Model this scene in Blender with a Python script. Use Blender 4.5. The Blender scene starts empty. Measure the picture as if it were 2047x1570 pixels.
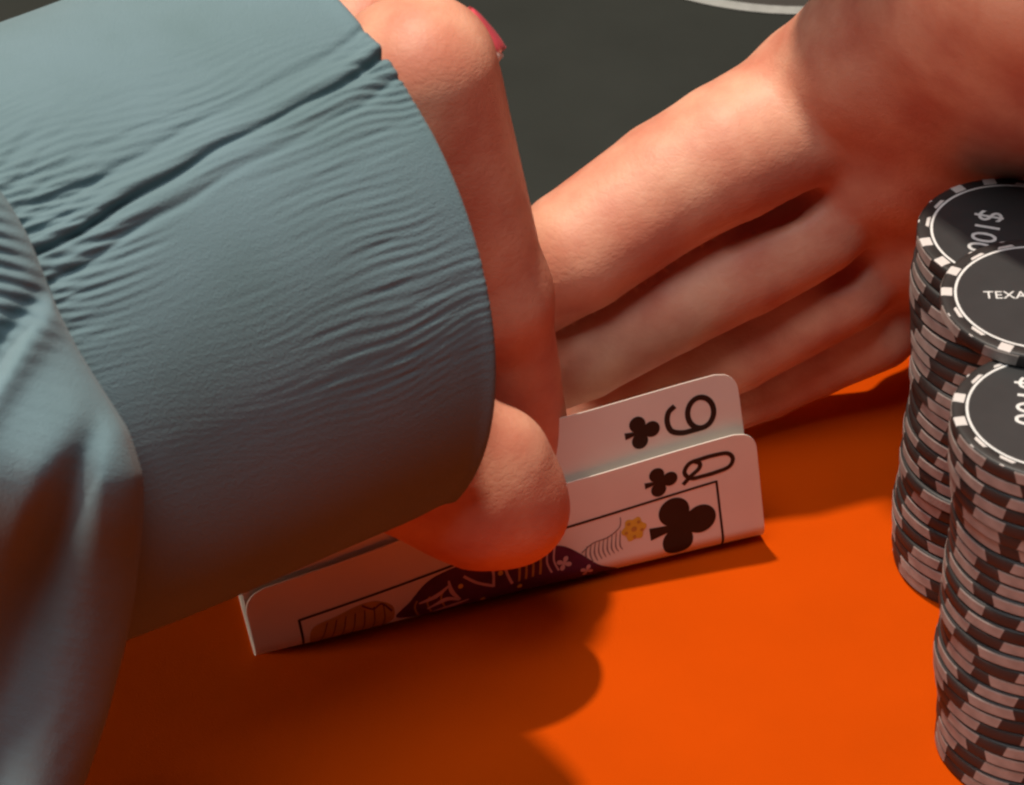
import bpy, bmesh, math, random
import numpy as np
from mathutils import Vector, Matrix
from mathutils.geometry import tessellate_polygon
from mathutils.bvhtree import BVHTree

MM = 0.001                                   # all lengths below are written in millimetres
RAD = math.radians
scene = bpy.context.scene
COL = scene.collection

# ------------------------------------------------------------------ camera
cam_d = bpy.data.cameras.new('camera')
cam = bpy.data.objects.new('camera', cam_d)
COL.objects.link(cam)
PITCH = RAD(38)
cam.location = (0, -600 * math.cos(PITCH) * MM, 600 * math.sin(PITCH) * MM)
cam.rotation_euler = (math.pi / 2 - PITCH, 0, 0)
cam_d.sensor_width = 36
cam_d.lens = 36 * 7200 / 2047
cam_d.clip_start = 0.02
cam_d.clip_end = 10
cam_d.dof.use_dof = True
cam_d.dof.focus_distance = 0.56
cam_d.dof.aperture_fstop = 64
scene.camera = cam

# ------------------------------------------------------------------ light
world = bpy.data.worlds.new('World')
scene.world = world
world.use_nodes = True
bg = world.node_tree.nodes['Background']
bg.inputs[0].default_value = (0.75, 0.86, 1.0, 1)
bg.inputs[1].default_value = 0.02


def area(name, loc, target, size, watts, color):
    d = bpy.data.lights.new(name, 'AREA')
    d.shape = 'DISK'
    d.size = size * MM
    d.energy = watts
    d.color = color
    o = bpy.data.objects.new(name, d)
    COL.objects.link(o)
    o.location = Vector(loc) * MM
    o.rotation_euler = (Vector(target) - Vector(loc)).to_track_quat('-Z', 'Y').to_euler()
    return o


area('ceiling_lamp', (-170, 110, 1050), (0, -20, 0), 45, 12.8, (1.0, 0.88, 0.74))
area('overhead_fill', (-150, -320, 900), (-10, -60, 30), 430, 3.7, (0.93, 0.97, 1.0))  # added soft fill overhead, brightens the sleeve and card faces
area('low_left_fill', (-900, -330, 150), (-40, -80, 5), 200, 7.0, (1.0, 0.90, 0.78))  # added low fill, lifts the table under the sleeve

vs = scene.view_settings
vs.view_transform = 'Standard'
vs.look = 'None'
vs.exposure = 0.0
vs.gamma = 1.0
scene.cycles.filter_width = 2.4
scene.cycles.use_denoising = True
scene.cycles.max_bounces = 8

# ------------------------------------------------------------------ materials
def srgb(r, g, b):
    f = lambda c: (c / 255 / 12.92) if c / 255 <= 0.04045 else ((c / 255 + 0.055) / 1.055) ** 2.4
    return (f(r), f(g), f(b), 1)


def material(name, color, rough=0.6, spec=0.4, noise=None, bump=None, sss=0.0, sss_rad=(4, 1.5, 0.8), translucent=0.0, sheen=0.0, coat=0.0, lines=None):
    """noise = (scale, amount) varies the colour, bump = list of (scale, strength, distance mm)."""
    m = bpy.data.materials.new(name)
    m.use_nodes = True
    nt = m.node_tree
    N, L = nt.nodes, nt.links
    p = N['Principled BSDF']
    p.inputs['Base Color'].default_value = color
    p.inputs['Roughness'].default_value = rough
    p.inputs['Specular IOR Level'].default_value = spec
    tc = N.new('ShaderNodeTexCoord')
    if noise:
        t = N.new('ShaderNodeTexNoise')
        t.inputs['Scale'].default_value = noise[0]
        t.inputs['Detail'].default_value = 5
        L.new(tc.outputs['Object'], t.inputs['Vector'])
        mix = N.new('ShaderNodeMix')
        mix.data_type = 'RGBA'
        a = noise[1]
        c2 = noise[2] if len(noise) > 2 else tuple(c * (1 - a) for c in color[:3]) + (1,)
        mix.inputs[6].default_value = color
        mix.inputs[7].default_value = c2
        ramp = N.new('ShaderNodeMapRange')
        ramp.inputs[1].default_value = 0.35
        ramp.inputs[2].default_value = 0.65
        L.new(t.outputs['Fac'], ramp.inputs[0])
        L.new(ramp.outputs[0], mix.inputs[0])
        L.new(mix.outputs[2], p.inputs['Base Color'])
    last = None
    for sc, st, dist in (bump or []):
        t = N.new('ShaderNodeTexNoise')
        t.inputs['Scale'].default_value = sc
        t.inputs['Detail'].default_value = 3
        L.new(tc.outputs['Object'], t.inputs['Vector'])
        b = N.new('ShaderNodeBump')
        b.inputs['Strength'].default_value = st
        b.inputs['Distance'].default_value = dist * MM
        L.new(t.outputs['Fac'], b.inputs['Height'])
        if last:
            L.new(last.outputs[0], b.inputs['Normal'])
        last = b
    if lines:                                   # fine criss-cross lines of skin, lying across the limb
        mp = N.new('ShaderNodeMapping')
        mp.inputs['Scale'].default_value = (1.0, 1.0, 1.6)
        L.new(tc.outputs['Object'], mp.inputs['Vector'])
        vo = N.new('ShaderNodeTexVoronoi')
        vo.feature = 'DISTANCE_TO_EDGE'
        vo.inputs['Scale'].default_value = lines[0]
        L.new(mp.outputs[0], vo.inputs['Vector'])
        mr = N.new('ShaderNodeMapRange')
        mr.inputs[2].default_value = 0.18
        L.new(vo.outputs['Distance'], mr.inputs[0])
        b = N.new('ShaderNodeBump')
        b.inputs['Strength'].default_value = lines[1]
        b.inputs['Distance'].default_value = lines[2] * MM
        L.new(mr.outputs[0], b.inputs['Height'])
        if last:
            L.new(last.outputs[0], b.inputs['Normal'])
        last = b
    if last:
        L.new(last.outputs[0], p.inputs['Normal'])
    if sss:
        p.subsurface_method = 'RANDOM_WALK'
        p.inputs['Subsurface Weight'].default_value = sss
        p.inputs['Subsurface Radius'].default_value = sss_rad
        p.inputs['Subsurface Scale'].default_value = MM
    if sheen:
        p.inputs['Sheen Weight'].default_value = sheen
        p.inputs['Sheen Roughness'].default_value = 0.5
    if coat:
        p.inputs['Coat Weight'].default_value = coat
        p.inputs['Coat Roughness'].default_value = 0.12
    if translucent:
        tr = N.new('ShaderNodeBsdfTranslucent')
        tr.inputs[0].default_value = color
        mx = N.new('ShaderNodeMixShader')
        mx.inputs[0].default_value = translucent
        L.new(p.outputs[0], mx.inputs[1])
        L.new(tr.outputs[0], mx.inputs[2])
        L.new(mx.outputs[0], N['Material Output'].inputs['Surface'])
    return m


M = {
    'orange_felt': material('orange_felt', (0.54, 0.060, 0.0008, 1), 0.95, 0.03, (45, 0.06), [(3600, 0.35, 0.15)]),
    'grey_felt': material('grey_felt', (0.032, 0.034, 0.030, 1), 0.95, 0.05, (40, 0.12), [(2600, 0.3, 0.15)]),
    'brown_felt': material('brown_felt', (0.062, 0.056, 0.050, 1), 0.95, 0.05, (40, 0.12), [(2600, 0.3, 0.15)]),
    'line_print': material('line_print', (0.34, 0.34, 0.32, 1), 0.9, 0.1, (400, 0.15)),
    'skin': material('skin', (0.75, 0.375, 0.245, 1), 0.52, 0.35, (95, 0.2, (0.60, 0.215, 0.135, 1)), [(220, 0.12, 0.7), (900, 0.25, 0.25), (2800, 0.28, 0.14)], sss=0.15, sss_rad=(1.8, 0.8, 0.4), lines=(640, 0.14, 0.11)),
    'pink_polish': material('pink_polish', (0.78, 0.10, 0.13, 1), 0.25, 0.5, (200, 0.15), None, coat=0.6),
    'nail_tip': material('nail_tip', (0.85, 0.62, 0.56, 1), 0.3, 0.5, (200, 0.08)),
    'knit': material('knit', (0.142, 0.210, 0.236, 1), 0.95, 0.08, (38, 0.2, (0.122, 0.184, 0.200, 1)), [(3400, 0.5, 0.25), (1300, 0.15, 0.3)], sheen=0.08),
    'card': material('card', (0.90, 0.82, 0.71, 1), 0.45, 0.35, (90, 0.05), [(1500, 0.05, 0.05)], translucent=0.12),
    'ink': material('ink', (0.018, 0.012, 0.010, 1), 0.5, 0.3, (300, 0.2)),
    'robe_ink': material('robe_ink', (0.105, 0.016, 0.060, 1), 0.5, 0.3, (300, 0.3)),
    'pale_ink': material('pale_ink', (0.66, 0.42, 0.40, 1), 0.5, 0.3, (300, 0.1)),
    'yellow_ink': material('yellow_ink', (0.72, 0.50, 0.06, 1), 0.5, 0.3, (300, 0.15)),
    'ochre_ink': material('ochre_ink', (0.52, 0.28, 0.06, 1), 0.5, 0.3, (300, 0.2)),
    'grey_ink': material('grey_ink', (0.30, 0.22, 0.19, 1), 0.5, 0.3, (300, 0.2)),
    'chip_clay': material('chip_clay', (0.030, 0.027, 0.026, 1), 0.5, 0.4, (250, 0.25), [(1800, 0.12, 0.1)]),
    'chip_white_shaded': material('chip_white_shaded', (0.37, 0.325, 0.295, 1), 0.6, 0.3, (260, 0.35), [(1800, 0.2, 0.12)]),  # chip white darkened: the shade on the stack sides is in the colour
    'chip_white': material('chip_white', (0.66, 0.61, 0.58, 1), 0.55, 0.35, (300, 0.12), [(1800, 0.12, 0.1)]),
    'chip_label': material('chip_label', (0.036, 0.037, 0.038, 1), 0.42, 0.45, (200, 0.15), [(1200, 0.05, 0.05)]),
    'chip_print': material('chip_print', (0.74, 0.73, 0.71, 1), 0.5, 0.3, (400, 0.06)),
}


# ------------------------------------------------------------------ helpers
def link(name, mesh, mat, parent=None, smooth=True):
    o = bpy.data.objects.new(name, mesh)
    COL.objects.link(o)
    if mat is not None and not mesh.materials:
        mesh.materials.append(M[mat])
    if smooth:
        mesh.polygons.foreach_set('use_smooth', [True] * len(mesh.polygons))
    if parent:
        o.parent = parent
    return o


def mesh_from(name, verts, faces):
    me = bpy.data.meshes.new(name)
    me.from_pydata([tuple(float(c) * MM for c in v) for v in verts], [], [tuple(int(i) for i in f) for f in faces])
    me.update()
    return me


def empty(name, loc=(0, 0, 0)):
    o = bpy.data.objects.new(name, None)
    o.empty_display_size = 0.01
    COL.objects.link(o)
    o.location = Vector(loc) * MM
    return o


def tag(o, label=None, category=None, group=None, kind=None):
    if label:
        o['label'] = label
    if category:
        o['category'] = category
    if group:
        o['group'] = group
    if kind:
        o['kind'] = kind
    return o


def ring_noise(shape, cells, rng, periodic=False, around=None):
    """Smooth value noise sampled on a grid (numpy); around = positions 0..1 of the columns."""
    g = rng.standard_normal((cells[0] + 4, cells[1] + 4))
    if periodic:
        g[:, -4:] = g[:, :4]
    y = np.linspace(0, cells[0], shape[0], endpoint=False)
    x = np.linspace(0, cells[1], shape[1], endpoint=False) if around is None else np.asarray(around) * cells[1]

    def basis(t):
        i = np.floor(t).astype(int)
        f = t - i
        w = np.stack([(1 - f) ** 3 / 6, (3 * f ** 3 - 6 * f ** 2 + 4) / 6, (-3 * f ** 3 + 3 * f ** 2 + 3 * f + 1) / 6, f ** 3 / 6])
        return i, w
    iy, wy = basis(y)
    ix, wx = basis(x)
    out = np.zeros(shape)
    for a in range(4):
        for b in range(4):
            out += wy[a][:, None] * wx[b][None, :] * g[np.ix_(iy + a, ix + b)]
    return out * 1.6


# ------------------------------------------------------------------ the table
def sheet(name, outline, z, mat):
    me = mesh_from(name, [(x, y, z) for x, y in outline], [tuple(range(len(outline)))])
    return tag(link(name, me, mat, smooth=False), kind='structure')


sheet('table_top', [(-700, -500), (700, -500), (700, 900), (-700, 900)], 0, 'orange_felt')
sheet('felt_panel', [(-700, 44), (700, 44), (700, 900), (-700, 900)], 0.25, 'grey_felt')
CX, CY = 56, 167
sheet('felt_circle', [(CX + 47 * math.cos(a), CY + 47 * math.sin(a)) for a in np.linspace(0, 2 * math.pi, 97)[:-1]], 0.40, 'brown_felt')
ang = np.linspace(0, 2 * math.pi, 97)[:-1]
vv = [(CX + r * math.cos(a), CY + r * math.sin(a), 0.55) for r in (46.8, 49.6) for a in ang]
ff = [(i, 96 + i, 96 + (i + 1) % 96, (i + 1) % 96) for i in range(96)]
tag(link('felt_line', mesh_from('felt_line', vv, ff), 'line_print', smooth=False), kind='structure')


# ------------------------------------------------------------------ flesh: distance fields turned into one closed mesh
def surface_nets(f, origin, h):
    s = f < 0
    nx, ny, nz = f.shape
    cnt = np.zeros((nx - 1, ny - 1, nz - 1), np.int8)
    for dx in (0, 1):
        for dy in (0, 1):
            for dz in (0, 1):
                cnt += s[dx:nx - 1 + dx, dy:ny - 1 + dy, dz:nz - 1 + dz]
    act = (cnt > 0) & (cnt < 8)
    idx = np.full(act.shape, -1, np.int64)
    cells = np.argwhere(act)
    idx[act] = np.arange(len(cells))
    acc = np.zeros((len(cells), 3))
    num = np.zeros(len(cells))
    c0, c1, c2 = cells.T
    for ax in range(3):
        oth = [a for a in range(3) if a != ax]
        for p in (0, 1):
            for q in (0, 1):
                o = np.zeros(3, int)
                o[oth[0]], o[oth[1]] = p, q
                e = np.zeros(3, int)
                e[ax] = 1
                a = f[c0 + o[0], c1 + o[1], c2 + o[2]]
                b = f[c0 + o[0] + e[0], c1 + o[1] + e[1], c2 + o[2] + e[2]]
                cr = (a < 0) != (b < 0)
                t = np.where(cr, a / np.where(cr, a - b, 1), 0)
                pt = o[None, :] + e[None, :] * t[:, None]
                acc[cr] += pt[cr]
                num[cr] += 1
    V = (cells + acc / num[:, None]) * h + np.array(origin)
    F = []
    for ax in range(3):
        sl0 = [slice(None)] * 3
        sl1 = [slice(None)] * 3
        sl0[ax] = slice(0, -1)
        sl1[ax] = slice(1, None)
        d = s[tuple(sl0)].astype(np.int8) - s[tuple(sl1)].astype(np.int8)
        e = np.argwhere(d != 0)
        sg = d[d != 0]
        oth = [(ax + 1) % 3, (ax + 2) % 3]
        ok = (e[:, oth[0]] > 0) & (e[:, oth[1]] > 0) & (e[:, oth[0]] < f.shape[oth[0]] - 1) & (e[:, oth[1]] < f.shape[oth[1]] - 1)
        e, sg = e[ok], sg[ok]
        quad = []
        for p, q in ((1, 1), (0, 1), (0, 0), (1, 0)):
            k = e.copy()
            k[:, oth[0]] -= p
            k[:, oth[1]] -= q
            quad.append(idx[k[:, 0], k[:, 1], k[:, 2]])
        quad = np.stack(quad, 1)
        quad[sg < 0] = quad[sg < 0][:, ::-1]
        F.append(quad)
    return V, np.concatenate(F)


class Field:
    def __init__(self, lo, hi, h):
        self.lo, self.h = np.array(lo, float), h
        ax = [np.arange(lo[i], hi[i], h, dtype=np.float32) for i in range(3)]
        self.X, self.Y, self.Z = np.meshgrid(*ax, indexing='ij', sparse=True)
        self.shape = tuple(len(a) for a in ax)

    def cone(self, a, b, ra, rb):
        a, b = np.array(a, np.float32), np.array(b, np.float32)
        d = b - a
        t = ((self.X - a[0]) * d[0] + (self.Y - a[1]) * d[1] + (self.Z - a[2]) * d[2]) / float(d @ d + 1e-9)
        t = np.clip(t, 0, 1)
        return np.sqrt((self.X - a[0] - t * d[0]) ** 2 + (self.Y - a[1] - t * d[1]) ** 2 + (self.Z - a[2] - t * d[2]) ** 2) - (ra + (rb - ra) * t)

    def ball(self, c, r):
        r = np.array(r if hasattr(r, '__len__') else (r, r, r), float)
        k = np.sqrt(((self.X - c[0]) / r[0]) ** 2 + ((self.Y - c[1]) / r[1]) ** 2 + ((self.Z - c[2]) / r[2]) ** 2)
        return (k - 1) * float(r.min())

    @staticmethod
    def blend(a, b, k):
        hh = np.clip(0.5 + 0.5 * (b - a) / k, 0, 1)
        return b + (a - b) * hh - k * hh * (1 - hh)

    @staticmethod
    def carve(a, b, k):                       # a minus b, softly
        hh = np.clip(0.5 - 0.5 * (a + b) / k, 0, 1)
        return a + (-b - a) * hh + k * hh * (1 - hh)

    def chain(self, pts, radii, k=3.0):
        out = None
        for i in range(len(pts) - 1):
            c = self.cone(pts[i], pts[i + 1], radii[i], radii[i + 1])
            out = c if out is None else self.blend(out, c, k)
        return out

    def mesh(self, name, f):
        f = np.ascontiguousarray(np.broadcast_to(f, self.shape))
        V, F = surface_nets(f, self.lo, self.h)
        return mesh_from(name, V, F)


# ------------------------------------------------------------------ the person
person = empty('person', (-29, -44, 0))
tag(person, "person's two hands shielding and lifting the playing cards, one arm in a grey-blue ribbed sleeve", 'person')


def under(o, parent):
    o.parent = parent
    o.matrix_parent_inverse = Matrix.Translation(parent.location).inverted()
    return o


# right hand: palm towards the player, fingers pointing left behind the cards
fd = Field((-12, -70, 0.8), (128, 26, 152), 0.8)
ix = [(43.4, -8.4, 60.0), (33.5, -13.4, 57.4), (24.3, -16.6, 53.5), (9.7, -23.4, 45.8), (0.8, -25.8, 39.0)]
mi = [(47.5, -11.7, 42.5), (36.5, -16.1, 38.2), (24.7, -20.2, 33.8), (10.7, -23.9, 27.0), (2.0, -25.2, 22.0)]
ri = [(53.1, -9.4, 29.0), (35.7, -14.0, 20.2), (23.8, -16.6, 14.0), (14.2, -18.7, 9.5)]
pk = [(59.1, -4.6, 17.0), (49.5, -6.1, 12.0), (41.4, -8.3, 8.2), (33.8, -13.0, 7.4)]
fing = fd.chain(ix, (11.6, 10.9, 10.2, 9.6, 7.8), 0.6)
for pts, rr in ((mi, (8.6, 8.3, 8.1, 7.9, 6.6)), (ri, (7.6, 7.2, 6.8, 5.8)), (pk, (7.2, 6.4, 5.8, 5.0))):
    fing = fd.blend(fing, fd.chain(pts, rr, 0.6), 0.25)
palm = fd.chain([(47.4, -6.4, 64.4), (58.3, -12.3, 76.0), (74.4, -31.6, 107.0)], (11.2, 13, 16.5), 6)
for pts, rr in (([(51.4, -8.4, 46.6), (63.6, -8.8, 58.0), (80.0, -28.5, 96.0)], (9.0, 12.5, 16)),
                ([(57.3, -4.5, 31.0), (69.3, -3.8, 40.5), (87.1, -18.4, 80.0)], (8.4, 12, 15)),
                ([(63.4, 0.2, 19.5), (74.0, 3.7, 24.0), (94.0, -4.4, 62.0)], (7.6, 11, 14))):
    palm = fd.blend(palm, fd.chain(pts, rr, 6), 7)
thumb = fd.chain([(80, -34, 110), (70, -26, 122), (57.0, -14, 133), (41.0, -6, 138)], (19, 18, 16, 12), 6)   # out of view, raised above the palm and thickened to shade it
arm = fd.chain([(84, -22, 92), (107, -44, 130), (128, -60, 160)], (22, 25, 28), 8)
palm = fd.blend(fd.blend(palm, thumb, 8), arm, 12)
hand = fd.blend(palm, fing, 2.0)
# hollows where the fingers part
hand = fd.carve(hand, fd.chain([(34.0, -19.5, 46.0), (41.4, -14.5, 49.4), (45.6, -15.8, 51.2)], (1.2, 3.4, 1.8)), 2.2)
hand = fd.carve(hand, fd.chain([(46.0, -16.5, 33.6), (51.6, -13.4, 36.6), (56.0, -14.6, 37.4)], (1.0, 2.8, 1.4)), 2.2)
right = under(link('right_hand', fd.mesh('right_hand', hand), 'skin'), person)
right['label'] = 'right hand held upright behind the cards with its palm in shade'

# left hand: leaves the cuff, index finger behind the cards, thumb pressing in front of them
fd = Field((-75, -92, 2), (22, 20, 104), 0.7)
lix = [(-12.9, -42.2, 91.0), (-3.4, -43.4, 52.0), (2.3, -41.5, 21.0)]
hand = fd.chain(lix, (11.0, 9.0, 6.9), 3)
for pts, rr in (([(-22, -14, 80), (-14, -8, 64), (-22, -18, 50)], (9.5, 8.5, 7)),
                ([(-31, -3, 74), (-24, 1, 57), (-31, -12, 46)], (9, 8, 6.5)),
                ([(-40, 5, 66), (-34, 6, 52), (-40, -6, 44)], (8, 7, 6))):
    hand = fd.blend(hand, fd.chain(pts, rr, 3), 1.2)
palm = fd.chain([(-16, -40, 86), (-30, -44, 68), (-58, -64, 64)], (12, 18, 24), 8)
palm = fd.blend(palm, fd.chain([(-26, -16, 72), (-42, -38, 62), (-60, -60, 62)], (13, 18, 22), 8), 8)
palm = fd.blend(palm, fd.chain([(-12, -44, 56), (-20, -54, 52)], (9, 13), 8), 8)
thumb = fd.chain([(-34, -58, 62), (-21, -60, 50), (-13.5, -63.8, 42.5), (-5.6, -65.0, 34.0), (-1.6, -64.2, 30.6)], (14, 12.4, 10.8, 10.0, 8.8), 2)
thumb = fd.blend(thumb, fd.chain([(-15.0, -66.0, 34.5), (-5.0, -65.2, 30.0)], (8.0, 9.6)), 4)
thumb = fd.blend(thumb, fd.chain([(-2.4, -64.0, 37.2), (0.5, -63.6, 27.6)], (8.2, 7.9)), 3)
hand = fd.blend(fd.blend(palm, thumb, 8), hand, 4)
left = under(link('left_hand', fd.mesh('left_hand', hand), 'skin'), person)
left['label'] = 'left hand whose thumb presses the bent cards'


def nail_shell(name, mat, centre, normal, along, length, width, parent, on=None, lift=0.35, bulge=3.0):
    """A fingernail: a curved plate, pressed onto the surface of the mesh object `on` when one is given."""
    n = Vector(normal).normalized()
    a = (Vector(along) - Vector(along).dot(n) * n).normalized()
    b = n.cross(a)
    c = Vector(centre)
    tree = BVHTree.FromPolygons([tuple(v.co / MM) for v in on.data.vertices], [tuple(p.vertices) for p in on.data.polygons]) if on else None
    K, J = 18, 14
    V, F = [], []
    for side in (0, 1):
        for i in range(K + 1):
            s = i / K
            y = (s - 0.5) * length
            e = abs(2 * s - 1)
            w = width / 2 * math.sqrt(max(0.02, 1 - (e ** 3.2 if s > 0.5 else e ** 2.6)))
            for j in range(J + 1):
                q = 2 * j / J - 1
                p = c + a * y + b * (w * q)
                h = bulge * (math.sqrt(1 - 0.86 * q * q) - 1) - 0.35 * e ** 3
                if tree:
                    hit = tree.ray_cast(p + n * 15, -n, 30)
                    h = (hit[0] - p).dot(n) if hit[0] else h
                    h += lift * (1 - 1.05 * abs(q) ** 5) * (1.0 if s > 0.5 else 1 - 1.1 * e ** 4)
                V.append(tuple(p + n * (h - 0.7 * side)))
    W1 = J + 1
    off = (K + 1) * W1
    for i in range(K):
        for j in range(J):
            p = i * W1 + j
            F.append((p, p + 1, p + W1 + 1, p + W1))
            F.append((off + p, off + p + W1, off + p + W1 + 1, off + p + 1))
    rim = [i * W1 for i in range(K + 1)] + [K * W1 + j for j in range(1, J + 1)] + [i * W1 + J for i in range(K - 1, -1, -1)] + [j for j in range(J - 1, 0, -1)]
    for k in range(len(rim)):
        p, q = rim[k], rim[(k + 1) % len(rim)]
        F.append((p, p + off, q + off, q))
    o = link(name, mesh_from(name, V, F), mat)
    o.parent = parent
    return o


# ------------------------------------------------------------------ sleeve
rng = np.random.default_rng(7)
HEAD = RAD(35)
AX = np.array([math.cos(HEAD), math.sin(HEAD), 0])
NEAR = np.array([math.sin(HEAD), -math.cos(HEAD), 0])
UPV = np.array([0, 0, 1.0])
CUFF = np.array([-29.3, -43.7, 64.0])
NS = 400
S = np.linspace(-118, 0, NS)
PH = np.concatenate([np.linspace(-62, 132, 1050, endpoint=False), np.linspace(132, 298, 130, endpoint=False)])   # finer where the cloth is seen
PH = np.sort(np.radians(PH) % (2 * math.pi))
NP = len(PH)
TURN = PH / (2 * math.pi)
SS, PP = np.meshgrid(S, PH, indexing='ij')
deg = np.degrees(PP)
deg = np.where(deg > 230, deg - 360, deg)
base = 44.6 + 0.030 * SS
base = base + 0.9 * ring_noise((NS, NP), (5, 9), rng, True, TURN)
warp = 2.6 * ring_noise((NS, NP), (8, 18), rng, True, TURN) + 1.0 * ring_noise((NS, NP), (18, 46), rng, True, TURN)
fine = ring_noise((NS, NP), (11, 300), rng, True, TURN)
finer = ring_noise((NS, NP), (17, 420), rng, True, TURN)
rib = 0.30 * np.sin((deg + warp + 0.05 * SS) / 1.7 * 2 * math.pi) - 1.0 * np.clip(fine - 0.15, 0, 1.2) - 0.7 * np.clip(finer - 0.2, 0, 1.2) + 0.2 * fine
mod = np.clip(0.5 + 0.7 * ring_noise((NS, NP), (11, 24), rng, True, TURN), 0.05, 1.4)
zone = np.exp(-((SS + 66) / 24) ** 2) * np.exp(-((deg - 64) / 17) ** 2) * 1.5 \
    + np.exp(-((SS + 6) / 17) ** 2) * np.exp(-((deg - 30) / 22) ** 2) * 0.55 \
    + np.exp(-((deg - 47 - (SS + 70) * 0.17) / 11) ** 2) * 0.75 + 0.10
zone = zone * np.where(deg < 12, np.clip(1 - (12 - deg) / 14, 0.10, 1), 1)
disp = 0.30 * rib * mod * np.clip(zone, 0, 1.3)
# the long fold: a rounded lip that overhangs a sharp groove
cl = 51.0 + (SS + 72) * 0.19 + 0.5 * np.sin(SS / 6.5) + 0.2 * np.sin(SS / 2.3 + 1) + 0.3 * ring_noise((NS, NP), (14, 3), rng, True, TURN)
dd = (deg - cl) * 44 * math.pi / 180
fade = 1 / (1 + np.exp(-(SS + 84) / 3.0))
deep = 0.75 + 0.35 * np.sin(SS / 9.0 + 0.6)
disp += fade * deep * (0.75 * np.exp(-((dd - 1.3) / 1.2) ** 2) - 1.5 * np.exp(-((dd + 0.2) / 0.5) ** 2) + 0.55 * np.exp(-((dd + 2.3) / 1.0) ** 2) - 0.4 * np.exp(-((dd + 4.2) / 0.6) ** 2)
                       - 0.5 * np.exp(-((dd - 4.6) / 0.7) ** 2))
# gathers that fan out of the pinch at its lower end
for k, (off, slope, amp) in enumerate(((-5, -0.05, 0.8), (-10, -0.11, 0.6), (6, 0.20, 0.7), (11, 0.27, 0.6), (17, 0.34, 0.5), (24, 0.40, 0.5))):
    c2 = 51.5 + off * 0.4 + (SS + 76) * (0.185 + slope) + 0.5 * np.sin(SS / 3 + k)
    d2 = (deg - c2) * 0.77
    disp += amp * np.exp(-((SS + 72) / 17) ** 2) * (np.exp(-(d2 / 1.0) ** 2) - 0.9 * np.exp(-((d2 + 1.4) / 0.7) ** 2))
# a sag in the underside
disp += 1.3 * np.exp(-((deg + 25) / 22) ** 2) * np.exp(-((SS + 40) / 26) ** 2)
Rr = base + disp
# hem: bulge a little at the edge
Rr = Rr + 0.5 * np.exp(-(SS / 1.2) ** 2)
skew = 0.8 * np.cos(PP - RAD(60)) + 0.5 * np.sin(3 * PP)
pos = CUFF[None, None] + (SS + skew * np.exp(SS / 15))[..., None] * AX + Rr[..., None] * (np.cos(PP)[..., None] * NEAR + np.sin(PP)[..., None] * UPV)
rows = [pos]
for rr, ds in ((-0.25, 0.45), (-0.8, 0.6), (-1.4, 0.3), (-1.8, -0.6), (-2.4, -3), (-4.0, -8), (-5.5, -13)):
    e = CUFF[None, None] + (skew[-1:] + ds)[..., None] * AX + (Rr[-1:] + rr)[..., None] * (np.cos(PP[-1:])[..., None] * NEAR + np.sin(PP[-1:])[..., None] * UPV)
    rows.append(e)
pos = np.concatenate(rows, 0)
nr = pos.shape[0]
ii, jj = np.meshgrid(np.arange(nr - 1), np.arange(NP), indexing='ij')
p0 = (ii * NP + jj).ravel()
p1 = (ii * NP + (jj + 1) % NP).ravel()
sleeve = under(link('sleeve', mesh_from('sleeve', pos.reshape(-1, 3), np.stack([p0, p1, p1 + NP, p0 + NP], 1)), 'knit'), person)
sleeve['label'] = 'grey-blue ribbed knit sleeve with a long diagonal fold'

# loose cloth of the same sleeve hanging nearer to the player, pleated
contour = [(36, -72), (28.3, -67), (24.0, -63.7), (19.6, -61.2), (10.3, -57.5), (5.3, -55.0), (-0.9, -51.3), (-4.7, -49.1), (-10.9, -47.4), (-16.5, -47.2),
           (-25.8, -47.8), (-31.4, -48.8), (-41.4, -51.3), (-48.8, -53.8), (-56, -56.5), (-66, -60)]
cy = np.array([c[0] for c in contour])[::-1]
cx = np.array([c[1] for c in contour])[::-1]
NY, NX = 320, 150
YY = np.linspace(36, -72, NY)
edge = np.interp(YY, cy, cx)
ker = np.exp(-np.linspace(-2, 2, 15) ** 2)
edge = np.convolve(np.pad(edge, 7, mode='edge'), ker / ker.sum(), mode='valid')
tt = np.linspace(0, 1, NX)
front, back = np.zeros((NY, NX, 3)), np.zeros((NY, NX, 3))
fn = ring_noise((NY, NX), (9, 5), rng)
fr = ring_noise((NY, NX), (50, 26), rng)
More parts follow.
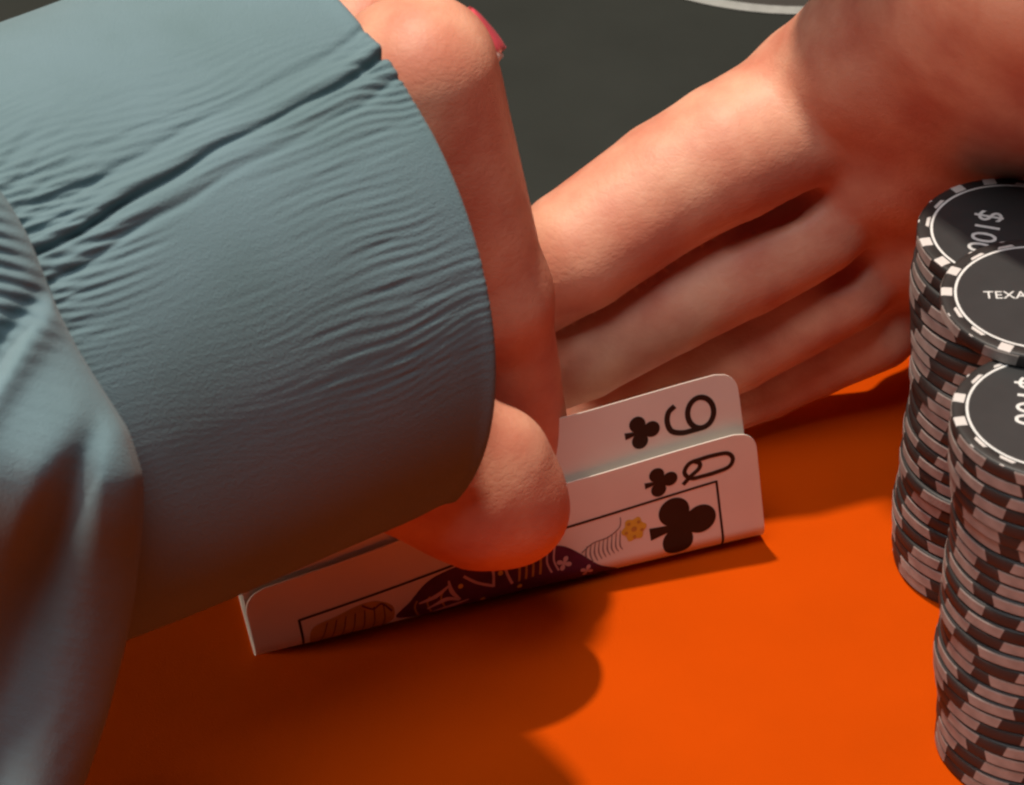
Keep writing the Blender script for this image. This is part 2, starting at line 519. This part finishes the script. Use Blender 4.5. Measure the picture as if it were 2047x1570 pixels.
for i, y in enumerate(YY):
    w = tt ** 1.7 * 52                              # distance in from the right edge
    x = edge[i] - w
    # edge rounding
    h = 8.0 * np.sqrt(np.clip(1 - (1 - np.clip(w / 9, 0, 1)) ** 2, 0, 1)) - 8
    # deep pleat running down to the left
    gx = -53.5 + (y + 7) * 0.34
    low = 1 / (1 + math.exp((y + 8) / 3.0))
    h = h - low * 6.5 * np.exp(-((x - gx) / (2.2 + 0.10 * max(0, -8 - y))) ** 2)
    # ridge from the pinch to the lower left
    rx = -58 + (y - 9) * 0.62
    hi = 1 / (1 + math.exp((y - 14) / 2.0))
    h = h + hi * 1.8 * np.exp(-((x - rx) / 2.2) ** 2) - hi * 2.2 * np.exp(-((x - rx + 3.6) / 2.0) ** 2)
    up = 1 / (1 + math.exp(-(y - 9) / 2.0)) + 0.03
    ribs = 0.42 * np.sin((y + 0.30 * x + 0.5 * fn[i]) / 1.75 * 2 * math.pi)
    h = h + up * ribs * (0.4 + 0.6 * np.clip(w / 3, 0, 1)) + 0.28 * fn[i] + 0.07 * fr[i]
    top = -7.0 * np.clip((y - 24) / 12, 0, 1) ** 2
    hang = 0.64 * (math.log1p(math.exp((-y - 8) / 4)) * 4)      # below the bend of the arm the cloth hangs straight down
    kk = 1 + hang / 448
    x = x * kk
    swell = 6.5 * math.exp(-((y + 11) / 10.0) ** 2)
    kk -= swell / 448
    x = x * (1 - swell / 448)
    z = 152 + h + top - hang + swell
    front[i, :, 0], front[i, :, 1], front[i, :, 2] = x, y * kk, z
    zb = 152 - 8 - 14 * np.sqrt(np.clip(1 - (1 - np.clip(w / 14, 0, 1)) ** 2, 0, 1)) + top - hang
    back[i, :, 0], back[i, :, 1], back[i, :, 2] = x, y * kk, zb
loop = np.concatenate([front[:, ::-1], back[:, 1:]], 1)
nl = loop.shape[1]
ii, jj = np.meshgrid(np.arange(NY - 1), np.arange(nl - 1), indexing='ij')
p0 = (ii * nl + jj).ravel()
drape = link('sleeve_fold', mesh_from('sleeve_fold', loop.reshape(-1, 3), np.stack([p0, p0 + nl, p0 + nl + 1, p0 + 1], 1)), 'knit')
drape.parent = sleeve
drape.rotation_euler = (math.pi / 2 - PITCH, 0, 0)
drape['label'] = 'loose pleated cloth of the sleeve hanging down at the near side'

# nails
pn = nail_shell('painted_nail', 'pink_polish', (-3.1, -36.4, 94.8), (0.76, 0.22, 0.58), (0.55, -0.10, -0.80), 8.2, 9.4, left)
nail_shell('nail_edge', 'nail_tip', (-3.8, -37.8, 94.8), (0.76, 0.22, 0.58), (0.55, -0.10, -0.80), 9.4, 10.2, pn)
pn['label'] = 'pink painted fingernail at the top of the hand'


# ------------------------------------------------------------------ playing cards
BEND_A = RAD(20)
A_ = np.array([math.cos(BEND_A), math.sin(BEND_A), 0])
N_ = np.array([-math.sin(BEND_A), math.cos(BEND_A), 0])
BETA = math.atan((24.8 - 14.5) / 88)


LONG = 83.0


class Card:
    """A 88 x 63 mm card lying face down, its near long edge bent upright. u runs along the long edge, v from the lifted edge."""

    def __init__(self, v_left, radius, lift, du, lean, long=LONG):
        self.long = long
        self.vl, self.r, self.lift, self.du, self.lean = v_left, radius, lift, du, lean

    def raw(self, u, v):
        u = np.asarray(u, float) * self.long / 88 + self.du
        v = np.asarray(v, float)
        w = u * math.cos(BETA) + (v - self.vl) * math.sin(BETA)
        s = u * math.sin(BETA) - (v - self.vl) * math.cos(BETA)
        tm = self.lean
        th = np.clip(s / self.r, 0, tm)
        rest = np.clip(s - tm * self.r, 0, None)
        fwd = self.r * np.sin(th) + rest * math.cos(tm)
        z = self.r * (1 - np.cos(th)) + rest * math.sin(tm) + self.lift
        fwd = np.where(s < 0, s, fwd)
        fwd = fwd - (1.3 * np.exp(-((u - 40) / 16) ** 2) - 0.9 * np.clip((u - 60) / 23, 0, 1.2) ** 2) * np.clip(s / 20, 0, 1.5)
        # the free edge curls back a touch
        B0 = np.array([-39.6, -63.6, 0.0])
        return B0 + w[..., None] * A_ - fwd[..., None] * N_ + z[..., None] * np.array([0, 0, 1.0])

    def at(self, u, v, off=0.0):
        u, v = np.asarray(u, float), np.asarray(v, float)
        p = self.raw(u, v)
        if off:
            e = 0.05
            n = np.cross(self.raw(u + e, v) - p, self.raw(u, v + e) - p)
            n /= np.linalg.norm(n, axis=-1, keepdims=True)
            p = p - n * off
        return p

    def sheet(self, name):
        rc = 3.6
        vs_ = np.concatenate([np.linspace(0, rc, 9), np.linspace(rc, 36, 90)[1:], np.linspace(36, 63 - rc, 8)[1:], np.linspace(63 - rc, 63, 9)[1:]])
        nu = 56
        V, F = [], []
        for v in vs_:
            e = max(rc - v, v - (63 - rc), 0)
            ins = rc - math.sqrt(max(0, rc * rc - e * e))
            V.append((np.linspace(ins, 88 - ins, nu), np.full(nu, v)))
        U = np.array([a for a, _ in V])
        Vv = np.array([b for _, b in V])
        f = self.at(U, Vv)
        b = self.at(U, Vv, -0.16)
        n = len(vs_)
        allv = np.concatenate([f.reshape(-1, 3), b.reshape(-1, 3)])
        o = n * nu
        for i in range(n - 1):
            for j in range(nu - 1):
                p = i * nu + j
                F.append((p, p + nu, p + nu + 1, p + 1))
                F.append((o + p, o + p + 1, o + p + nu + 1, o + p + nu))
        rim = [j for j in range(nu)] + [i * nu + nu - 1 for i in range(1, n)] + [(n - 1) * nu + j for j in range(nu - 2, -1, -1)] + [i * nu for i in range(n - 2, 0, -1)]
        m = len(rim)                             # the cut edge has vertices of its own, so the faces stay flat up to it
        allv = np.concatenate([allv, allv[rim], allv[np.array(rim) + o]])
        for k in range(m):
            p, q = 2 * o + k, 2 * o + (k + 1) % m
            F.append((p, q, q + m, p + m))
        return mesh_from(name, allv, F)

    def print_poly(self, name, outline, mat, parent, off=0.05, holes=(), fine=0.7):
        """A flat printed shape, cut from the (u, v) outline and laid on the bent paper."""
        loops = [outline] + list(holes)
        tri = tessellate_polygon([[Vector((a, b, 0)) for a, b in lp] for lp in loops])
        pts = [p for lp in loops for p in lp]
        bm = bmesh.new()
        vs = [bm.verts.new((a, b, 0)) for a, b in pts]
        for t in tri:
            try:
                bm.faces.new([vs[i] for i in t])
            except ValueError:
                pass
        for _ in range(4):
            long = [e for e in bm.edges if e.calc_length() > fine]
            if not long:
                break
            bmesh.ops.subdivide_edges(bm, edges=long, cuts=1)
            bmesh.ops.triangulate(bm, faces=bm.faces[:])
        co = np.array([v.co[:2] for v in bm.verts])
        bm.verts.index_update()
        F = [[v.index for v in f.verts] for f in bm.faces]
        bm.free()
        o = link(name, mesh_from(name, self.at(co[:, 0], co[:, 1], off), F), mat, parent)
        return o

    def print_stroke(self, name, path, width, mat, parent, off=0.05, closed=False):
        P = [np.array(p, float) for p in path]
        # resample
        Q = []
        seg = list(zip(P, P[1:] + ([P[0]] if closed else [])))
        if not closed:
            seg = seg[:len(P) - 1]
        for a, b in seg:
            k = max(1, int(np.linalg.norm(b - a) / 0.35))
            for i in range(k):
                Q.append(a + (b - a) * i / k)
        if not closed:
            Q.append(P[-1])
        Q = np.array(Q)
        if closed:
            T = np.roll(Q, -1, 0) - np.roll(Q, 1, 0)
        else:
            T = np.gradient(Q, axis=0)
        T /= np.linalg.norm(T, axis=1, keepdims=True) + 1e-9
        Nn = np.stack([-T[:, 1], T[:, 0]], 1)
        wd = np.asarray(width, float)
        if wd.ndim:
            wd = np.interp(np.linspace(0, 1, len(Q)), np.linspace(0, 1, len(wd)), wd)[:, None]
        L_, R_ = Q + Nn * wd / 2, Q - Nn * wd / 2
        co = np.concatenate([L_, R_])
        n = len(Q)
        F = [(i, i + 1, n + i + 1, n + i) for i in range(n - 1)]
        if closed:
            F.append((n - 1, 0, n, 2 * n - 1))
        return link(name, mesh_from(name, self.at(co[:, 0], co[:, 1], off), F), mat, parent)


def circle(cu, cv, ru, rv=None, n=28, rot=0.0):
    rv = rv or ru
    return [(cu + ru * math.cos(t) * math.cos(rot) - rv * math.sin(t) * math.sin(rot), cv + ru * math.cos(t) * math.sin(rot) + rv * math.sin(t) * math.cos(rot))
            for t in np.linspace(0, 2 * math.pi, n, endpoint=False)]


def spline(pts, closed=False, per=10):
    P = [np.array(p, float) for p in pts]
    n = len(P)
    out = []
    for i in range(n if closed else n - 1):
        g = lambda k: P[k % n] if closed else P[min(max(k, 0), n - 1)]
        a, b, c, d = g(i - 1), g(i), g(i + 1), g(i + 2)
        for t in np.linspace(0, 1, per, endpoint=False):
            out.append(0.5 * ((2 * b) + (c - a) * t + (2 * a - 5 * b + 4 * c - d) * t * t + (3 * b - a - 3 * c + d) * t ** 3))
    if not closed:
        out.append(P[-1])
    return [tuple(p) for p in out]


def club(card, name, cu, cv, size, parent, mat='ink', off=0.05):
    """A club whose top points to the right along the long edge. One closed outline."""
    k = size / 10.0
    lob = [((2.9, 0.0), 2.35), ((-0.9, -2.55), 2.35), ((-0.9, 2.55), 2.35), ((0.2, 0.0), 1.6)]
    out = []
    for t in np.linspace(0, 2 * math.pi, 120, endpoint=False):
        d = np.array([math.cos(t), math.sin(t)])
        best = 0.9
        for c, r in lob:
            c = np.array(c)
            bq = d @ c
            disc = bq * bq - c @ c + r * r
            if disc > 0:
                best = max(best, bq + math.sqrt(disc))
        # stem towards the left
        if d[0] < 0:
            for q in np.linspace(0.5, 4.9, 45):
                half = 0.28 + 0.95 * max(0, (q - 2.6) / 2.3) ** 1.6
                if abs(q * d[1] / max(1e-6, -d[0])) < half:
                    best = max(best, q / max(1e-6, -d[0]))
        out.append((cu + k * best * d[0], cv + k * best * d[1]))
    return card.print_poly(name, out, mat, parent, off)


nine = Card(26.5, 3.6, 0.40, 0.1, RAD(97.5), 81.6)
queen = Card(16.5, 4.0, 0.02, 0.0, RAD(94))
G = 'playing cards held between the hands'
nine_o = tag(link('playing_card', nine.sheet('playing_card'), 'card'), 'nine of clubs, the taller card behind the queen', 'playing card', G)
queen_o = tag(link('playing_card', queen.sheet('playing_card'), 'card'), 'queen of clubs, the front card with a printed frame', 'playing card', G)

# indices. up of a figure points to +u, its left side to -v (the lifted edge)
def glyph(card, cu, cv, pts, w, parent, h, wd, name, closed=False):
    path = [(cu + (y - 0.5) * h, cv + (x - 0.5) * wd) for x, y in pts]
    return card.print_stroke(name, path, w, 'ink', parent, closed=closed)


bowl = [(0.5 + 0.5 * math.cos(t), 0.72 + 0.28 * math.sin(t)) for t in np.linspace(0, 2 * math.pi, 36, endpoint=False)]
glyph(nine, 79.4, 6.0, bowl, 0.95, nine_o, 8.0, 5.6, 'index_number', True)
tail = spline([(1.0, 0.72), (1.0, 0.50), (0.98, 0.26), (0.82, 0.05), (0.5, -0.01), (0.2, 0.05), (0.06, 0.20)], per=8)
glyph(nine, 79.4, 6.0, tail, 0.95, nine_o, 8.0, 5.6, 'index_number')
club(nine, 'club_pip', 70.8, 6.4, 6.0, nine_o)
# far corner of the nine carries the same index, turned round (hidden under the sleeve)

oval = spline([(0.5, 1.0), (0.9, 0.9), (1.0, 0.62), (1.0, 0.38), (0.93, 0.12), (0.5, 0.0), (0.07, 0.12), (0.0, 0.38), (0.0, 0.62), (0.1, 0.9)], True, 7)
glyph(queen, 79.6, 4.5, oval, 0.75, queen_o, 8.4, 3.4, 'index_letter', True)
glyph(queen, 79.6, 4.5, spline([(-0.02, 0.18), (0.2, 0.32), (0.5, 0.30), (0.8, 0.12), (1.15, -0.06)], per=8), 0.75, queen_o, 8.4, 3.4, 'index_letter')
club(queen, 'club_pip', 71.2, 4.8, 5.6, queen_o)
for path in ([(8.0, 8.0), (80.6, 8.0)], [(80.6, 7.85), (80.6, 24)], [(8.0, 7.85), (8.0, 24)]):
    queen.print_stroke('frame_line', path, 0.42, 'ink', queen_o)
club(queen, 'large_club_pip', 73.8, 14.3, 11.5, queen_o)
# yellow flower with dark dots
fl = queen.print_poly('flower', [(65.6 + (2.0 + 0.25 * math.cos(6 * t)) * math.cos(t), 12.2 + (2.1 + 0.25 * math.cos(6 * t)) * math.sin(t)) for t in np.linspace(0, 2 * math.pi, 48, endpoint=False)], 'yellow_ink', queen_o, 0.05)
queen.print_poly('flower_eye', circle(65.6, 12.2, 0.5), 'ochre_ink', fl, 0.08)
for k in range(5):
    t = k * 2 * math.pi / 5 + 0.4
    queen.print_poly('flower_dot', circle(65.6 + 1.45 * math.cos(t), 12.2 + 1.45 * math.sin(t), 0.32), 'ochre_ink', fl, 0.08)
# feathery grey strokes beside the flower
for k in range(9):
    u0 = 57.2 + k * 0.75
    queen.print_stroke('feather_stroke', spline([(u0, 16.2 - 0.1 * k), (u0 - 0.35, 14.3), (u0 + 0.1, 12.6 - 0.12 * k)], per=5), (0.12, 0.30, 0.10), 'grey_ink', queen_o)
queen.print_stroke('feather_stroke', spline([(56.2, 13.6), (58.4, 12.4), (61, 12.2), (63.2, 11.0), (63.6, 9.2)], per=6), 0.20, 'grey_ink', queen_o)
# the queen's robe and its trimmings
robe = queen.print_poly('robe', spline([(24.0, 14.2), (26.6, 11.6), (30.0, 9.2), (34.0, 8.5), (40, 8.5), (46, 8.9), (50.5, 10.2), (53.3, 11.2), (55.6, 13.2), (58.6, 16.6), (62.0, 20.0),
                                            (55, 22), (45, 20.5), (35, 18.0)], True, 6), 'robe_ink', queen_o, 0.05)
for pts in ([(36.0, 10.6), (38.0, 12.6), (40.6, 14.2)], [(40.9, 9.6), (41.0, 12.0), (40.6, 14.4)], [(43.4, 9.8), (43.2, 12.4), (43.8, 15.0)], [(37.2, 9.6), (39.4, 9.3), (41.2, 9.4)]):
    queen.print_stroke('trim_stripe', spline(pts, per=6), 0.5, 'pale_ink', robe, 0.09)
for u0 in (45.2, 46.4, 47.6, 48.9):
    queen.print_stroke('trim_stripe', spline([(u0, 10.2), (u0 + 0.3, 12.4), (u0 - 0.2, 15.0)], per=6), 0.42, 'ochre_ink', robe, 0.09)
for pts in ([(27.8, 12.6), (30.8, 12.4), (33.6, 11.2)], [(29.0, 14.2), (32.5, 13.6), (34.6, 14.6)], [(33.4, 10.4), (33.6, 12.6), (34.8, 14.6)], [(30.0, 15.4), (33.4, 15.4), (36.2, 15.2)]):
    queen.print_stroke('trim_stripe', spline(pts, per=6), (0.3, 0.8, 0.3), 'pale_ink', robe, 0.09)
for u0 in (27.0, 29.2, 31.6, 50.2, 51.4):
    queen.print_stroke('trim_stripe', spline([(u0 + 0.6, 10.6 if u0 > 40 else 12.0), (u0, 13.2), (u0 + 0.5, 15.4)], per=6), 0.32, 'ochre_ink' if u0 < 40 else 'pale_ink', robe, 0.07)
for cu, cv in ((35.2, 12.2), (42.2, 12.4), (45.0, 16.0), (38.6, 16.4)):
    queen.print_poly('robe_dot', circle(cu, cv, 0.45, n=14), 'yellow_ink', robe, 0.07)
for cu, cv, sz in ((53.0, 14.4, 1.35), (56.6, 17.2, 1.2)):
    petals = [(cu + sz * abs(math.cos(2 * (t - 0.5))) ** 0.7 * math.cos(t) + 0.001, cv + sz * abs(math.cos(2 * (t - 0.5))) ** 0.7 * math.sin(t)) for t in np.linspace(0, 2 * math.pi, 64, endpoint=False)]
    petals = [(cu + max(0.22, math.hypot(a - cu, b - cv)) * math.cos(t), cv + max(0.22, math.hypot(a - cu, b - cv)) * math.sin(t)) for (a, b), t in zip(petals, np.linspace(0, 2 * math.pi, 64, endpoint=False))]
    queen.print_poly('cross_flower', petals, 'pale_ink', robe, 0.09)
# ochre hair and the pale cheek left of the robe
hair = queen.print_poly('hair', spline([(9.6, 10.6), (14, 9.6), (18.5, 9.0), (21.5, 9.6), (23.6, 11.8), (22.0, 15), (14, 16), (9.6, 15.5)], True, 6), 'ochre_ink', queen_o, 0.05)
for k in range(7):
    queen.print_stroke('hair_line', spline([(10.6 + k * 1.8, 15.0), (11.4 + k * 1.75, 12.6), (12.4 + k * 1.6, 10.2)], per=5), 0.18, 'robe_ink', hair, 0.08)
queen.print_stroke('hair_line', spline([(18.5, 9.3), (20.2, 10.6), (21.8, 10.2), (23.2, 12.2)], per=6), 0.3, 'robe_ink', hair, 0.08)

# ------------------------------------------------------------------ poker chips
CR, CT = 14.3, 2.385


def lathe(name, prof, n=72, cap=True):
    V, F = [], []
    for r, z in prof:
        for k in range(n):
            a = 2 * math.pi * k / n
            V.append((r * math.cos(a), r * math.sin(a), z))
    for i in range(len(prof) - 1):
        for k in range(n):
            F.append((i * n + k, i * n + (k + 1) % n, (i + 1) * n + (k + 1) % n, (i + 1) * n + k))
    if cap:
        F.append(tuple(range(n))[::-1])
        F.append(tuple((len(prof) - 1) * n + k for k in range(n)))
    return mesh_from(name, V, F)


body_me = lathe('chip_body', [(CR - 0.5, 0.0), (CR - 0.14, 0.10), (CR, 0.42), (CR, CT - 0.45), (CR - 0.14, CT - 0.13), (CR - 0.5, CT - 0.03), (12.6, CT - 0.03), (12.4, CT - 0.10), (11.9, CT - 0.10)])
label_me = lathe('chip_label', [(12.35, CT - 0.2), (12.35, CT - 0.05), (12.2, CT - 0.03)])
for me, mt in ((body_me, 'chip_clay'), (label_me, 'chip_label')):
    me.materials.append(M[mt])


def ring_mesh(name, r0, r1, z, n=96):
    V = [(r * math.cos(2 * math.pi * k / n), r * math.sin(2 * math.pi * k / n), z) for r in (r0, r1) for k in range(n)]
    return mesh_from(name, V, [(k, n + k, n + (k + 1) % n, (k + 1) % n) for k in range(n)])


ring_me = ring_mesh('label_ring', 11.95, 12.32, CT)
ring_me.materials.append(M['chip_print'])


def spot_mesh(name, span, slant):
    """A pale inlay let into the chip's edge, a little proud of it."""
    n, V, F = 8, [], []
    prof = [(CR - 0.05, 0.28), (CR + 0.035, 0.40), (CR + 0.035, CT - 0.42), (CR - 0.06, CT - 0.22)]
    for i, (r, z) in enumerate(prof):
        for k in range(n + 1):
            a = RAD(span) * (k / n - 0.5) + RAD(slant) * (z / CT - 0.5)
            V.append((r * math.cos(a), r * math.sin(a), z))
    for i in range(3):
        for k in range(n):
            p = i * (n + 1) + k
            F.append((p, p + 1, p + n + 2, p + n + 1))
    return mesh_from(name, V, F)


spot_mes = [spot_mesh('edge_spot', sp, sl) for sp, sl in ((25, 3), (29, -3), (21, 2))]
for me in spot_mes:
    me.materials.append(M['chip_white_shaded'])


def mark_mesh(name, kind):
    z = CT + 0.0
    if kind == 'rect':
        pts = [(12.62, -4.4), (CR - 0.42, -3.9), (CR - 0.1, -3.8), (CR - 0.1, 3.8), (CR - 0.42, 3.9), (12.62, 4.4)]
    else:
        pts = [(12.55, -6.0), (CR - 0.12, -1.2), (CR - 0.12, 1.2), (12.55, 6.0)]
    V = []
    for top in (0, 1):
        for r, a in pts:
            zz = z if r < CR - 0.3 else z - 0.10
            V.append((r * math.cos(RAD(a)), r * math.sin(RAD(a)), zz if top else zz - 0.25))
    n = len(pts)
    F = [tuple(range(n, 2 * n))] + [(i, (i + 1) % n, n + (i + 1) % n, n + i) for i in range(n)]
    return mesh_from(name, V, F)


mark_mes = {k: mark_mesh('rim_mark', k) for k in ('rect', 'tri')}
for me in mark_mes.values():
    me.materials.append(M['chip_white'])


def text_mesh(name, body, size):
    c = bpy.data.curves.new(name, 'FONT')
    c.body = body
    c.size = size * MM
    c.align_x = 'CENTER'
    c.align_y = 'CENTER'
    c.extrude = 0.02 * MM
    o = bpy.data.objects.new(name, c)
    COL.objects.link(o)
    dg = bpy.context.evaluated_depsgraph_get()
    me = bpy.data.meshes.new_from_object(o.evaluated_get(dg))
    bpy.data.objects.remove(o)
    bpy.data.curves.remove(c)
    me.name = name
    me.materials.clear()
    me.materials.append(M['chip_print'])
    return me


def part(name, me, parent, loc=(0, 0, 0), rotz=0.0):
    o = bpy.data.objects.new(name, me)
    COL.objects.link(o)
    o.parent = parent
    o.location = Vector(loc) * MM
    o.rotation_euler = (0, 0, rotz)
    return o


for me in (body_me,):
    me.polygons.foreach_set('use_smooth', [len(p.vertices) == 4 for p in me.polygons])


def make_chip(loc, rz, spot, label, group, face=False, tilt=None):
    c = empty('poker_chip', loc)
    c.rotation_euler = tilt if tilt else (0, 0, 0)
    tag(c, label, 'poker chip', group)
    part('body', body_me, c, rotz=rz)
    for k in range(8):
        part('edge_spot', spot_mes[rnd.choice((spot, spot, 0, 1, 2))], c, rotz=rz + k * math.pi / 4 + RAD(rnd.uniform(-6, 6)))
    if face:
        part('label_disc', label_me, c)
        part('label_ring', ring_me, c)
        seq = ['rect', 'rect', 'tri', 'tri']
        for k in range(16):
            part('rim_mark', mark_mes[seq[k % 4]], c, rotz=rz + k * math.pi / 8)
    return c


ORD = ['topmost', 'second', 'third', 'fourth', 'fifth', 'sixth', 'seventh', 'eighth', 'ninth', 'tenth', 'eleventh', 'twelfth', 'thirteenth', 'fourteenth', 'fifteenth',
       'sixteenth', 'seventeenth', 'eighteenth', 'nineteenth', 'twentieth', 'twenty-first', 'twenty-second', 'twenty-third', 'twenty-fourth', 'twenty-fifth', 'twenty-sixth']
rnd = random.Random(11)


def stack(cx, cy, count, which, top_rot, lean=0.0):
    rz = rnd.uniform(0, 6)
    wob_x = wob_y = 0
    for k in range(count):
        if rnd.random() < 0.38:
            rz = rnd.uniform(0, 6)
        else:
            rz += RAD(rnd.uniform(4, 9))
        wob_x = 0.75 * wob_x + rnd.uniform(-0.42, 0.42)
        wob_y = 0.75 * wob_y + rnd.uniform(-0.42, 0.42)
        top = k == count - 1
        d = count - 1 - k
        if top:
            label = 'topmost poker chip of the %s stack, white dollar value on its dark face' % which
        else:
            label = '%s black and white poker chip from the top of the %s stack' % (ORD[d], which)
        c = make_chip((cx + wob_x + lean * (1 - k / (count - 1)), cy + wob_y, 0.04 + k * (CT + 0.0)), top_rot if top else rz, rnd.choice((0, 0, 1, 2)), label, 'chips in the %s stack' % which, top)
        last = c
    return last


rear = stack(74.3, -41.7, 26, 'rear', RAD(100))
front = stack(74.9, -83.8, 26, 'front', RAD(75), 1.7)
part('value_print', text_mesh('value_print', '$100', 5.4), rear, (-4.4, 0.2, CT + 0.02), RAD(-107))
part('value_print', text_mesh('value_print', '$100', 5.4), front, (-3.4, 2.6, CT + 0.02), RAD(-100))
bridge = make_chip((75.3, -60.4, 26 * CT + 0.10), RAD(62), 0, 'loose poker chip lying across both stacks, face printed with a white word', None, True)
part('word_print', text_mesh('word_print', "TEXAS HOLD'EM", 2.5), bridge, (1.2, 0.3, CT + 0.02), 0)
